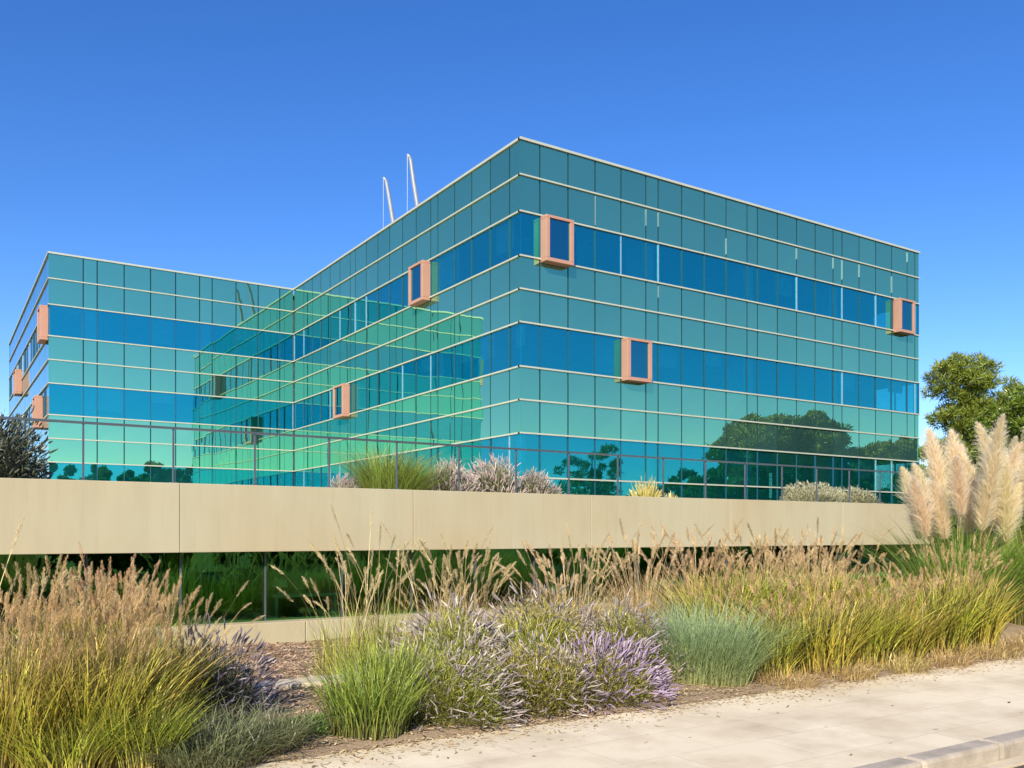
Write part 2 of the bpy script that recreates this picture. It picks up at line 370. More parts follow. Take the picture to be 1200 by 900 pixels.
def spikes(n, rx, ry, h, mat_, sl=0.11, sr=0.007, stem=0.16, spread=0.35, up=0.5):
    P, D = mound_pts(n, rx, ry, h, 0.80); D = D + np.array([.35, -.25, up]) + G.normal(0, spread, D.shape)
    D /= np.linalg.norm(D, axis=1, keepdims=True)
    A = P; 
    stq, sth = hairs(A, D, np.full(n, stem), np.full(n, 0.0025), 0.0); sth = sth * 0.25
    r0 = U(0, 1, n)
    T = A + D * stem * 0.95
    bend = G.normal(0, 0.25, (n, 3)); 
    e1 = np.cross(D, G.normal(0, 1, (n, 3))); e1 /= np.linalg.norm(e1, axis=1, keepdims=True); e2 = np.cross(D, e1)
    L_ = sl * U(0.6, 1.25, n)
    ss = [0, 0.25, 0.6, 0.85, 1.0]; rr = [0.5, 1.0, 0.95, 0.7, 0.15]
    rings = []
    for s, q in zip(ss, rr):
        c = T + D * (L_ * s)[:, None] + bend * (L_ * s * s)[:, None]
        rad = sr * q * U(0.75, 1.25, n)
        rings.append([c + e1 * (rad * cos(t))[:, None] + e2 * (rad * sin(t))[:, None] for t in (0, pi / 2, pi, 3 * pi / 2)])
    Q = []; H = []
    for i in range(4):
        for j in range(4):
            Q.append(np.stack([rings[i][j], rings[i][(j + 1) % 4], rings[i + 1][(j + 1) % 4], rings[i + 1][j]], 1))
            H.append(np.full((n, 4), 0.55 + 0.4 * ss[i]))
    J = (np.concatenate([stq] + Q), np.concatenate([r0] + [r0] * 16), np.concatenate([sth] + H))
    return np_mesh('flower_spike', J[0], J[1], J[2], mat_)

# ------------------------------------------------------------------ camera, light, sky
F, CX, HZ = 1053.0, 600.0, 625.0        # focal length and horizon of the photograph (1200 x 900)
S57, C57 = sin(radians(57)), cos(radians(57))
EYE = 1.6
cam = bpy.data.cameras.new('camera'); camo = bpy.data.objects.new('camera', cam); col.objects.link(camo)
cam.sensor_width = 36.0; cam.lens = 36.0 * F / 1200; cam.shift_y = (HZ - 450) / 1200
cam.clip_start = 0.1; cam.clip_end = 9000
camo.location = (0, 0, EYE); camo.rotation_euler = (radians(90), 0, radians(-33)); sc.camera = camo
def proj(x, y, z):
    t = x * C57 + y * S57
    return CX + F * (x * S57 - y * C57) / t, HZ - F * (z - EYE) / t

SUN_EL = 30.0
to_sun = np.array([-cos(radians(SUN_EL)) * 0.72, -cos(radians(SUN_EL)) * 0.694, sin(radians(SUN_EL))])
sd = bpy.data.lights.new('sun', 'SUN'); sd.energy = 5.0; sd.angle = radians(0.53); sd.color = (1.0, 0.88, 0.68)
so = bpy.data.objects.new('sun', sd); col.objects.link(so); so.location = (-30, -30, 40)
from mathutils import Vector
so.rotation_euler = Vector(to_sun).to_track_quat('Z', 'Y').to_euler()

w = bpy.data.worlds.new('World'); sc.world = w; w.use_nodes = True
nt = w.node_tree; nt.nodes.clear()
sky = nt.nodes.new('ShaderNodeTexSky'); sky.sky_type = 'NISHITA'; sky.sun_disc = False
sky.sun_elevation = radians(SUN_EL); sky.sun_rotation = math.atan2(to_sun[0], to_sun[1]) % (2 * pi)
sky.air_density = 1.0; sky.dust_density = 0.0; sky.ozone_density = 4.0; sky.altitude = 600
hs = nt.nodes.new('ShaderNodeHueSaturation'); hs.inputs['Saturation'].default_value = 1.25; hs.inputs['Hue'].default_value = 0.513
bg = nt.nodes.new('ShaderNodeBackground'); bg.inputs['Strength'].default_value = 0.127
wo = nt.nodes.new('ShaderNodeOutputWorld')
nt.links.new(sky.outputs[0], hs.inputs['Color']); nt.links.new(hs.outputs[0], bg.inputs[0]); nt.links.new(bg.outputs[0], wo.inputs[0])
sc.view_settings.view_transform = 'Standard'; sc.view_settings.look = 'None'
sc.view_settings.exposure = 0.62; sc.view_settings.gamma = 1.0; sc.view_settings.use_curve_mapping = False
cy = sc.cycles; cy.max_bounces = 10; cy.diffuse_bounces = 3; cy.glossy_bounces = 6; cy.transmission_bounces = 6; cy.transparent_max_bounces = 12
cy.caustics_reflective = False; cy.caustics_refractive = False; cy.use_denoising = True; cy.sample_clamp_indirect = 6

# ------------------------------------------------------------------ the setting
mb = MB(); mb.quad((-3000, -3000, -0.16), (3000, -3000, -0.16), (3000, 3000, -0.16), (-3000, 3000, -0.16))
struct(mb.build('ground', M['ground']))
mb = MB(); mb.quad((-200, -5.5, -0.14), (260, -5.5, -0.14), (260, 3.57, -0.14), (-200, 3.57, -0.14))
struct(mb.build('road', M['asphalt']))
mb = MB(); mb.box(-200, 260, 3.58, 3.695, -0.159, -0.12)
struct(mb.build('gutter', M['edge']))
mb = MB(); mb.box(-200, 260, 3.86, 6.17, -0.15, 0.0)
struct(mb.build('sidewalk', M['paver']))
mb = MB(); mb.box(-200, 260, -9.0, -5.65, -0.15, 0.0)
struct(mb.build('sidewalk', M['paver']))
mb = MB(); x = -20.15
while x < 40:                                            # kerb stones, one metre each
    mb.box(x, x + 0.985, 3.70, 3.895, -0.15, 0.004); x += 1.0
struct(mb.build('kerb', M['kerb'], bevel=0.028))
mb = MB(); mb.box(-200, 260, -5.65, -5.5, -0.15, 0.003); struct(mb.build('kerb', M['kerb']))

# planted bed: gently uneven soil
nx, ny = 340, 56; xs = np.linspace(-14, 40, nx); ys = np.linspace(6.16, 13.1, ny)
XX, YY = np.meshgrid(xs, ys, indexing='ij')
ZZ = 0.02 + 0.03 * np.sin(XX * 1.7 + YY) * np.sin(YY * 2.1 - XX * 0.6) + 0.012 * np.sin(XX * 7.3) * np.cos(YY * 6.1) + G.normal(0, 0.004, XX.shape)
ZZ += 0.10 * np.exp(-((YY - 8.6) / 1.3) ** 2)
ZZ[:, 0] = -0.01; ZZ[:, 1] = np.clip(ZZ[:, 1], 0.004, 0.03)
def soil_z(x, y):
    i = int(np.clip((x + 14) / 54 * (nx - 1), 0, nx - 1)); j = int(np.clip((y - 6.16) / 6.94 * (ny - 1), 0, ny - 1)); return float(ZZ[i, j])
me = bpy.data.meshes.new('garden_bed')
vv = np.stack([XX, YY, ZZ], -1).reshape(-1, 3)
ff = [(i * ny + j, (i + 1) * ny + j, (i + 1) * ny + j + 1, i * ny + j + 1) for i in range(nx - 1) for j in range(ny - 1)]
me.from_pydata(vv.tolist(), [], ff); me.materials.append(M['soil']); me.polygons.foreach_set('use_smooth', [True] * len(ff))
struct(link('garden_bed', me))

def chips(name, n, x0, x1, y0, y1, mat_, size, flat=0.35, edge=None):
    P = np.stack([U(x0, x1, n), U(y0, y1, n), np.zeros(n)], -1)
    if edge is not None: P[:, 1] = edge + np.abs(G.normal(0, 1, n)) ** 1.3 * (y1 - y0) * 0.35 * np.where(U(0, 1, n) < 0.35, -0.6, 1)
    P[:, 2] = [soil_z(a, b) + 0.008 if b > 6.16 else 0.006 for a, b in P[:, :2]]
    P[:, 2] += U(0, 0.018, n) * (P[:, 1] > 6.16)
    az = U(0, 2 * pi, n); a = np.stack([np.cos(az), np.sin(az), U(-flat, flat, n)], -1); b = np.stack([-np.sin(az), np.cos(az), U(-flat, flat, n)], -1)
    l = size * U(0.4, 1.3, n)[:, None]; ww = size * U(0.12, 0.4, n)[:, None]
    Q = np.stack([P - a * l - b * ww, P + a * l - b * ww * 0.7, P + a * l * 0.9 + b * ww, P - a * l + b * ww * 0.6], 1)
    return stuff(link(name, np_mesh(name, Q, U(0, 1, n), np.zeros((n, 4)), mat_)))
chips('bark_mulch', 26000, 1.4, 6.5, 7.2, 13.0, M['mulch'], 0.030)
chips('dry_leaf_litter', 16000, 0.0, 22.0, 6.0, 6.9, M['litter'], 0.022, edge=6.22)

chips('scattered_dead_leaves', 24, 2.5, 13.0, 3.95, 6.1, attr_mat('dead_leaves', [(0, (0.07, 0.05, 0.03)), (1, (0.20, 0.14, 0.08))]), 0.026)
# ------------------------------------------------------------------ the office building
WIN_ROWS = [(11.63, 13.23), (7.63, 9.23), (3.63, 5.23), (2.12, 3.63)]
SPAN_ROWS = [(14.55, 15.80), (13.23, 14.55), (10.43, 11.63), (9.23, 10.43), (6.43, 7.63), (5.23, 6.43)]
LINES = [15.85, 14.55, 13.23, 11.63, 10.43, 9.23, 7.63, 6.43, 5.23, 3.63]
bld = thing('office_building', 'big L shaped office block clad in teal glass with cream bands and salmon boxes', 'building', (17.9, 27.0, 2.1))
BO = np.array([17.9, 27.0, 2.1])
class Face:
    def __init__(s, o, d, n, ln, joints): s.o = np.array([*o, 0.0]); s.d = np.array([*d, 0.0]); s.n = np.array([*n, 0.0]); s.L = ln; s.j = joints; s.h = d[0] * n[1] - d[1] * n[0]
    def P(s, u, out, z): return tuple(s.o + s.d * u + s.n * out + np.array([0, 0, z]) - BO)
    def box(s, mb, u0, u1, a, b, z0, z1, mi=0, rnd=0.5):
        if s.h < 0: u0, u1 = u1, u0
        mb.hexa([s.P(u0, a, z0), s.P(u1, a, z0), s.P(u1, b, z0), s.P(u0, b, z0), s.P(u0, a, z1), s.P(u1, a, z1), s.P(u1, b, z1), s.P(u0, b, z1)], mi, rnd)
jf = [0, .86] ; x = .86
while x < 24.0:
    for s in (1.28, 1.28, 1.28, 1.28, .65):
        x += s
        if x < 24.1: jf.append(x)
jf.append(24.25)
jl = [0, .76, 2.1, 3.5, 4.87, 6.3, 6.94, 8.3, 9.65, 11.0, 12.3, 13.65, 15.0, 15.64, 17.0, 18.35, 19.7, 21.0, 22.35, 23.95]
jw = [0, 1.6, 2.26, 3.57, 4.89, 6.18, 7.45, 8.13, 9.45, 10.71, 11.97, 12.75]
jd = [0, 1.6, 2.26]; x = 2.26
while x < 24:
    for s in (1.3, 1.3, 1.3, 1.3, .65):
        x += s
        if x < 26: jd.append(x)
jd.append(26.5)
jb = [i * 1.3 for i in range(0, 38)]
FACES = [Face((17.9, 27), (1, 0), (0, -1), 24.25, jf), Face((17.9, 27), (0, 1), (-1, 0), 24.0, jl),
         Face((5.11, 51), (1, 0), (0, -1), 12.79, jw), Face((5.11, 51), (0, 1), (-1, 0), 26.5, jd),
         Face((42.15, 27), (0, 1), (1, 0), 50.5, [j for j in jb if j < 50] + [50.5]), Face((5.11, 77.5), (1, 0), (0, 1), 37.04, [j for j in jb if j < 36.5] + [37.04])]
FACES[1].L = 24.0
# bays: face index, joint index of their left side, window row, own z span
BAYS = [(0, jf[1], jf[2], 11.50, 13.18), (0, jf[4], jf[5], 7.52, 9.17), (0, jf[-4] if False else 22.11, 23.39, 11.52, 13.18),
        (1, jl[6], jl[7], 11.50, 13.18), (1, jl[12], jl[13] + 0.7, 7.52, 9.17),
        (3, 0.25, 1.6, 11.45, 13.2), (3, 15.6, 17.0, 10.7, 12.3), (3, 2.9, 4.2, 7.25, 8.95)]
BAYS[4] = (1, 15.64, 17.0, 7.52, 9.17)
wins = []
for fi, f in enumerate(FACES):
    # spandrel bands: one part for each run between two transoms; thin joints between its panels
    for z0, z1 in SPAN_ROWS:
        mb = MB()
        for u0, u1 in zip(f.j, f.j[1:]):
            if fi == 0 and u0 == 0: u0 = -0.0
            g = 0.028; tz = [R.gauss(0, 0.0011) for _ in range(4)]
            a0 = g if u0 > 0 else 0.0; b0 = g if u1 < f.j[-1] else 0.0
            pts = []
            for zz, i in ((z0 + .01, 0), (z1 - .01, 2)):
                q = [f.P(u0 + a0, -0.02 + tz[i], zz), f.P(u1 - b0, -0.02 + tz[i + 1], zz), f.P(u1 - b0, -0.06, zz), f.P(u0 + a0, -0.06, zz)]
                pts += q if f.h < 0 else [q[1], q[0], q[3], q[2]]
            mb.hexa(pts, 0, R.random())
        mb.build('cladding_band', M['spandrel'], bld)
    # dark joint backing
    mb = MB()
    for z0, z1 in SPAN_ROWS: f.box(mb, 0.07, f.L - 0.07, -0.12, -0.07, z0 + 0.004, z1 - 0.004)
    mb.build('backing', M['joint'], bld)
    if fi == 0:
        q = random.Random(3)
        for u in f.j[2:-1]:
            for z0, z1 in ((14.63, 15.70), (13.33, 14.47), (9.33, 10.35), (10.53, 11.53)):
                if q.random() < (.20 if z0 > 12 else .04):
                    a = q.uniform(z0, z1 - .4); mb = MB(); f.box(mb, u - .008, u + .008, -.02, .012, a, min(z1, a + q.uniform(.5, 1.3)))
                    mb.build('joint_glint', M['silver'], bld)  # random silver strips drawn in place of sun glints on the joints
    # transoms
    for k, z in enumerate(LINES):
        mb = MB(); hgt = 0.038 if k else 0.06
        ext = 0.045 if fi in (0, 1, 2, 3) else 0.045
        e1 = 0.0 if (fi == 1 or fi == 2) else ext
        f.box(mb, (-ext if fi in (0, 2) else 0.0), f.L + (0.0 if fi in (1, 2) else (ext if fi in (0,) else 0.0)), -0.1, ext, z - hgt * 0.75, z + hgt * 0.75)
        mb.build('transom', M['transom'], bld)
    # windows
    for wi, (z0, z1) in enumerate(WIN_ROWS):
        for u0, u1 in zip(f.j, f.j[1:]):
            c = f.o + f.d * (u0 + u1) / 2
            if fi in (4, 5): area = 0
            else:
                p = [proj(*(np.array(f.P(u, 0, z)) + BO)) for u, z in ((u0, z0), (u1, z0), (u1, z1), (u0, z1))]
                area = abs(sum(p[i][0] * p[(i + 1) % 4][1] - p[(i + 1) % 4][0] * p[i][1] for i in range(4))) / 2
                if wi == 3: area *= 0.3
            wins.append((area, fi, wi, u0, u1, z0, z1))
wins.sort(key=lambda q: -q[0])
rest = MB()
def window_geo(mb, f, u0, u1, z0, z1):
    a, b = [R.gauss(0, 0.0011) for _ in range(2)]
    q = [f.P(u0 + .012, -0.03 + a, z0 + .03), f.P(u1 - .012, -0.03 + b, z0 + .03), f.P(u1 - .012, -0.03 - a, z1 - .03), f.P(u0 + .012, -0.03 - b, z1 - .03)]
    mb.quad(*(q if f.h < 0 else q[::-1]), 0)
    f.box(mb, u1 - 0.016, u1 + 0.016, -0.10, R.choice((-0.004, 0.004, 0.012)), z0 + .035, z1 - .035, 1 if R.random() < 0.16 else 2)  # a random few mullions made silver to draw glints, the others dark
    f.box(mb, u0 + 0.012, u1 - 0.012, -0.09, -0.045, z0 + 0.03, z0 + 0.07, 2)
for k, (area, fi, wi, u0, u1, z0, z1) in enumerate(wins):
    f = FACES[fi]
    inside_bay = any(b[0] == fi and abs(b[1] - u0) < 0.3 and z0 < (b[3] + b[4]) / 2 < z1 for b in BAYS)
    if inside_bay: continue
    if k < 100:
        mb = MB(); window_geo(mb, f, u0, u1, z0, z1); wo_ = mb.build('window', [M['window'], M['silver'], M['joint']], bld)
        q = R.random()
        if (wi == 1 and q < 0.45) or (wi == 2 and q < 0.25) or (wi == 0 and q < 0.12):
            d = R.uniform(0.35, 1.0) * (z1 - z0 - 0.1); mb = MB(); f.box(mb, u0 + .05, u1 - .05, -0.26, -0.25, z1 - d, z1 - 0.04)
            mb.build('blind', M['blind'], wo_)
    else: window_geo(rest, f, u0, u1, z0, z1)
ro = rest.build('window', [M['window'], M['silver'], M['joint']], bld); stuff(ro)
# salmon bay boxes
for fi, u0, u1, z0, z1 in BAYS:
    f = FACES[fi]; D = 0.38; t = 0.17; mb = MB()
    u0 += 0.01; u1 -= 0.01
    f.box(mb, u0, u1, 0.0, D, z0, z0 + t * 0.8); f.box(mb, u0, u1, 0.0, D, z1 - t * 0.6, z1)
    f.box(mb, u0, u0 + t, -0.02, D - 0.003, z0 + t * 0.8, z1 - t * 0.6); f.box(mb, u1 - t, u1, -0.02, D - 0.003, z0 + t * 0.8, z1 - t * 0.6)
    bx = mb.build('bay_window', M['copper'], bld, bevel=0.012)
    mb = MB(); f.box(mb, u0 + t - .01, u1 - t + .01, D - 0.09, D - 0.07, z0 + t * .7, z1 - t * .5); mb.build('pane', M['box_glass'], bx)
    mb = MB(); f.box(mb, u0 + .02, u1 - .02, -0.10, 0.004, z0 + 0.02, z1 - 0.02); mb.build('lining', M['interior_dark'], bx)
# interior: slabs, ceilings, columns behind the narrow panes, core walls
def B(name, m, boxes, parent=bld):
    mb = MB()
    for b in boxes: mb.box(b[0] - BO[0], b[1] - BO[0], b[2] - BO[1], b[3] - BO[1], b[4] - BO[2], b[5] - BO[2])
    return mb.build(name, m, parent)
for z0, z1 in ((5.20, 7.60), (9.20, 11.60), (13.20, 15.3)):
    B('floor_slab', M['interior'], [(18.06, 42.0, 27.16, 77.3, z0, z1), (5.27, 18.06, 51.16, 77.3, z0, z1)])
B('roof', M['roof'], [(17.98, 42.07, 27.08, 77.4, 15.5, 15.6), (5.2, 17.98, 51.08, 77.4, 15.5, 15.6)])
B('core_wall', M['interior_mid'], [(23.5, 38.5, 33.5, 72.0, 2.1, 15.2), (9.0, 23.4, 57.0, 72.0, 2.1, 15.2), (38.6, 38.8, 27.3, 33.4, 2.1, 15.2)])
cm = MB()
cols = [(17.9 + u, 27.25, 1) for u in (6.3, 12.07, 17.84)] + [(17.95, 27 + u, 0) for u in (6.6, 15.3)] + [(5.11 + u, 51.25, 1) for u in (1.95, 7.8)]
for x, y, fr in cols:
    mb = MB()
    for z0, z1 in WIN_ROWS[:3]:
        z0 -= 0.4; z1 += .4
        if fr: mb.box(x - .3 - BO[0], x + .3 - BO[0], y - BO[1], y + 0.95 - BO[1], z0 - BO[2] + .39, z1 - BO[2] - .39)
        else: mb.box(x + .25 - BO[0], x + 1.1 - BO[0], y - .3 - BO[1], y + .3 - BO[1], z0 - BO[2] + .39, z1 - BO[2] - .39)
    mb.build('column', M['column'], bld)

# roof davits
def davit(x, y, lab, h=3.3):
    t = thing('roof_davit', lab, 'davit', (x, y, 15.6), 0, None)
    mb = MB(); mb.tube([(0, 0, 0), (-.12, 0, 1.0), (-.36, 0, 2.3), (-.50, 0, h - .25), (-.56, 0, h - .10), (-.68, 0, h)], [.11, .11, .10, .09, .075, .05], 10)
    mb.build('arm', M['davit'], t, smooth=True)
    mb = MB(); mb.lathe([(0.001, 0), (.22, 0), (.22, .06), (.12, .09), (.12, .35), (.001, .35)]); mb.build('base', M['davit'], t)
    mb = MB(); mb.tube([(-.67, 0, h - .02), (-.67, 0, 0.1)], 0.008, 5); mb.build('cable', M['post'], t)
davit(19.15, 39.9, 'farther pale roof davit with shorter bent arm behind the glass parapet', 3.25)
davit(19.15, 37.3, 'nearer and taller pale roof davit arm standing above the glass parapet', 3.45)

# ------------------------------------------------------------------ the low building in front
low = thing('low_building', 'long low building with cream parapet band over dark green glass and cream plinth', 'building', (0, 12.8, 0))
def Lb(mb, x0, x1, y0, y1, z0, z1, mi=0): mb.box(x0, x1, y0 - 12.8, y1 - 12.8, z0, z1, mi)
XE = 20.6
x = 2.89 - 3.56 * 9
while x < XE:
    mb = MB(); Lb(mb, x + .003, min(x + 3.557, XE), 12.80, 13.05, 1.335, 2.29); mb.build('parapet_panel', M['wall'], low, bevel=0.008); x += 3.56
mb = MB(); Lb(mb, XE - .25, XE, 13.053, 40, 0, 2.29); mb.build('side_wall', M['wall'], low)
x = 2.96 - 1.2 * 22
while x < XE - .3:
    x1 = min(x + 1.2, XE - .26)
    mb = MB(); mb.quad((x + .02, 0.30, .31), (x1 - .02, 0.30, .31), (x1 - .02, 0.30, 1.42), (x + .02, 0.30, 1.42))
    Lb(mb, x1 - .012, x1 + .012, 13.07, 13.16, .31, 1.42, 1)
    mb.build('window', [M['green_glass'], M['post']], low); x += 1.2
x = 2.89 - 1.78 * 18
while x < XE:
    mb = MB(); Lb(mb, x + .004, min(x + 1.776, XE), 12.78, 13.10, -.1, .31); mb.build('plinth_block', M['wall'], low, bevel=0.01); x += 1.78
mb = MB(); Lb(mb, -29, XE - .26, 13.06, 27.0, 1.75, 2.06); Lb(mb, -29, 17.9, 27.0, 51.0, 1.75, 2.06); mb.build('terrace_deck', M['paver'], low)
mb = MB(); Lb(mb, -29, XE - .26, 13.3, 21, -.1, .06); mb.build('floor', M['interior_dark'], low)
mb = MB(); Lb(mb, -29, XE - .26, 18.5, 18.7, .06, 1.75); mb.build('back_wall', M['interior_mid'], low)
for xx, ww in ((2.86, .25), (3.16, .10), (10.4, .3), (-1.9, .26), (17.0, .3)):
    mb = MB(); Lb(mb, xx, xx + ww, 13.5, 13.7, .06, 1.75); mb.build('pillar', M['olive'], low)
t = thing('desk', 'pale desk with white shade lamp inside behind the dark green glass', 'desk', (4.45, 13.5, .06))
mb = MB(); mb.box(-.05, 1.05, 0, .7, .55, .60); mb.build('desktop', M['white'], t, bevel=.01)
for a in (0, .95):
    mb = MB(); mb.box(a, a + .05, .02, .68, 0, .55); mb.build('side_panel', M['white'], t)
t = thing('table_lamp', 'small white table lamp on the pale desk behind green glass', 'lamp', (4.62, 13.8, .66))
mb = MB(); mb.lathe([(.001, 0), (.07, 0), (.07, .02), (.012, .03), (.012, .16)]); mb.build('base', M['white'], t, smooth=True)
mb = MB(); mb.lathe([(.13, .10), (.10, .20), (.05, .24), (.001, .24)]); mb.build('lamp_shade', M['white'], t, smooth=True)

# railing on the parapet
rl = thing('terrace_railing', 'thin dark metal railing along the top of the cream parapet', 'railing', (0, 12.93, 2.29))
mb = MB(); mb.box(-29, XE, -.025, .025, .745, .775); mb.build('handrail', M['rail'], rl)
proto = None
for k in range(-27, 17):
    x = 1.70 + 1.13 * k
    if proto is None:
        mb = MB(); mb.box(-.012, .012, -.012, .012, 0, .745); mb.box(-.045, .045, -.04, .04, 0, .015); proto = mb.build('post', M['post'], rl); proto.location = (x, 0, 0)
    else:
        c = proto.copy(); c.location = (x, 0, 0); col.objects.link(c); c.parent = rl

# ------------------------------------------------------------------ plants: library of clumps
LIB = {}
def lib(kind, *parts): LIB[kind] = parts
lib('golden', ('foliage', grass_leaves(1500, 1.10, .36, .42, .0085, M['g_gold'], hmin=.35)), ('seed_head', grass_plumes(82, 1.50, .30, .18, M['plume_tan'], .24, .03, 160, hl=.032, hw=.0026, spread=.25, hmin=.62)))
lib('golden_b', ('foliage', grass_leaves(1600, 1.05, .38, .50, .0088, M['g_gold'], hmin=.35)), ('seed_head', grass_plumes(64, 1.42, .32, .22, M['plume_tan'], .22, .03, 160, hl=.032, hw=.0026, spread=.25, hmin=.62)))
lib('green_tuft', ('foliage', grass_leaves(1300, .86, .30, .45, .0085, M['g_fresh'])))
lib('yellow_tuft', ('foliage', grass_leaves(1300, .86, .32, .55, .0085, M['g_yel'])))
lib('spiky', ('foliage', grass_leaves(800, .50, .34, .9, .009, M['g_grey'], droop=(.1, .5))))
lib('meadow', ('foliage', grass_leaves(1700, 1.22, .42, .50, .0125, M['g_yel'], hmin=.35)), ('seed_head', grass_plumes(42, 1.62, .40, .30, M['plume_tan'], .20, .03, 90, hl=.04, hw=.004, sw=.0045, spread=.3, hmin=.65)))
lib('meadow_b', ('foliage', grass_leaves(1700, 1.25, .45, .45, .0125, M['g_gold'], hmin=.35)), ('seed_head', grass_plumes(56, 1.64, .40, .28, M['plume_tan'], .22, .03, 90, hl=.04, hw=.004, sw=.0045, spread=.3, hmin=.65)))
lib('fountain', ('foliage', grass_leaves(800, 1.2, .40, .45, .0115, M['g_dry'])), ('seed_head', grass_plumes(52, 1.88, .38, .34, M['plume_beige'], .30, .035, 150, droop=(.05, .25), hl=.045, hw=.0045, sw=.006, spread=.28, hmin=.6)))
lib('sparse', ('foliage', grass_leaves(260, .9, .3, .4, .006, M['g_yel'])), ('seed_head', grass_plumes(26, 1.62, .36, .38, M['plume_beige'], .24, .03, 150, droop=(.0, .25), hl=.035, hw=.0032, sw=.008, spread=.3, hmin=.55)))
lib('lavender', ('foliage', mound_leaves(15000, .50, .46, .62, M['lav_leaf'])), ('flower_spike', spikes(640, .46, .42, .56, M['lav_grey'], .085, .0062, spread=.6, up=.1)))
lib('lavender_violet', ('foliage', mound_leaves(10000, .48, .42, .42, M['lav_leaf'])), ('flower_spike', spikes(740, .44, .40, .38, M['lav_purple'], .09, .0062, up=.1, spread=.5)))
lib('lavender_shaded', ('foliage', mound_leaves(10000, .40, .40, .62, M['shrub_dark'])), ('flower_spike', spikes(330, .38, .38, .58, M['lav_shaded'])))  # dark leaf and flower colours stand in for the grass shadow
lib('santolina', ('foliage', grass_leaves(5200, .98, .48, .75, .0060, M['santolina'], seg=4, droop=(.1, .5), hmin=.15)))
lib('terrace_grass', ('foliage', grass_leaves(4500, 1.10, .42, .75, .0065, M['g_fresh'], seg=4, droop=(.1, .45), hmin=.35)))
lib('terrace_bloom', ('foliage', mound_leaves(12000, .62, .5, .70, M['shrub_leaf'], .06, .012)), ('flower_spike', spikes(950, .60, .5, .66, M['shrub_cream'], .12, .009, .10)))
lib('silver_mound', ('foliage', mound_leaves(16000, 1.0, .8, .75, M['silver_leaf'], .08, .02)))
lib('succulent', ('foliage', mound_leaves(900, .42, .3, .42, M['yellow_leaf'], .16, .03, .5, .3, 1.0)))
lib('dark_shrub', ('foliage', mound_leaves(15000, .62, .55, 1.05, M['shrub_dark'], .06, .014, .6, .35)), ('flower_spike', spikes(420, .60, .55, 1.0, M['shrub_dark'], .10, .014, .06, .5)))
lib('weed_patch', ('foliage', mound_leaves(5000, .38, .30, .14, M['weed'], .03, .012, .8, .2)))
lib('dry_tuft', ('foliage', grass_leaves(420, .26, .34, 1.1, .007, M['g_dry'], seg=4, droop=(.1, .5))))
used = {}
def plant(kind, name, x, y, sxy, sz, rz, label, cat, group=None, z=None):
    t = thing(name, label, cat, (x, y, (soil_z(x, y) - .02) if z is None else z), rz, group)
    t.rotation_euler = (R.uniform(-.07, .07), R.uniform(-.07, .07), rz)
    t.scale = (sxy, sxy, sz)
    for pn, me in LIB[kind]:
        o = bpy.data.objects.new(pn, me); col.objects.link(o); o.parent = t
    return t
GL = 'tall golden grasses massed at the left of the bed'
plant('golden', 'feather_reed_grass', .42, 6.77, 1, 1.0, .3, 'golden feather grass with tan plumes at the far left front of the bed', 'grass clump', GL)
plant('golden_b', 'feather_reed_grass', .98, 6.87, 1, 1.0, 1.3, 'golden feather grass second clump from the left edge, tan plumes crowding its neighbours', 'grass clump', GL)
plant('golden', 'feather_reed_grass', 1.42, 7.45, .9, .94, 2.4, 'rightmost golden feather grass of the left mass, beside the shaded lavender', 'grass clump', GL)
plant('golden', 'feather_reed_grass', .1, 7.90, 1, 1.08, 4.1, 'tallest golden grass at the left picture edge reaching the parapet band', 'grass clump', GL)
plant('golden_b', 'feather_reed_grass', .85, 8.05, 1, 1.02, 5.2, 'golden feather grass in the back row between the left edge and low window', 'grass clump', GL)
plant('golden', 'feather_reed_grass', 1.25, 8.20, .9, .98, 3.3, 'back row golden feather grass whose plumes cross the dark green glass', 'grass clump', GL)
plant('yellow_tuft', 'grass_tuft', .75, 6.48, .9, .62, .4, 'short yellow green grass tuft at the bottom left before golden plumes', 'grass clump')
plant('yellow_tuft', 'grass_tuft', 1.2, 6.55, .85, .70, 2.1, 'yellow green grass tuft between the short bottom left tuft and spiky grey grass', 'grass clump')
plant('spiky', 'grass_tuft', 1.62, 6.34, 1, .9, .4, 'low spiky grey green grass left of its twin, at the pavement start', 'grass clump', 'spiky grey green grasses')
plant('spiky', 'grass_tuft', 2.05, 6.57, .95, .85, 2.4, 'low spiky grey green grass right of its twin, under the shaded lavender', 'grass clump', 'spiky grey green grasses')
plant('lavender_shaded', 'lavender', 1.98, 7.65, 1, 1.05, .4, 'lavender bush coloured dark and bluish as in shade, right of the golden grass', 'lavender')
plant('weed_patch', 'weed_patch', 2.55, 6.87, 1, 1, .4, 'low bright green weed patch left of the round green grass clump', 'weed')
plant('green_tuft', 'grass_tuft', 2.92, 6.57, 1.05, .84, .4, 'round green grass clump spilling over the pavement edge', 'grass clump')
plant('green_tuft', 'grass_tuft', 3.25, 6.92, 1, 1.05, 2.2, 'taller green grass clump just behind the round one, left of faded lavender', 'grass clump')
LV = 'faded grey lavender bushes in the middle of the bed'
plant('lavender', 'lavender', 3.75, 6.70, 1.1, .95, .4, 'leftmost faded grey lavender bush touching the green grass clump', 'lavender', LV)
plant('lavender', 'lavender', 4.2, 7.50, 1.25, 1.28, 1.7, 'faded lavender bush behind the leftmost one, below the low glass', 'lavender', LV)
plant('lavender', 'lavender', 4.62, 6.78, 1.15, .98, 2.9, 'faded lavender bush at the pavement just left of the violet one', 'lavender', LV)
plant('lavender', 'lavender', 5.5, 7.90, 1.3, 1.36, 4.0, 'tallest faded lavender bush, behind the bright yellow green grass', 'lavender', LV)
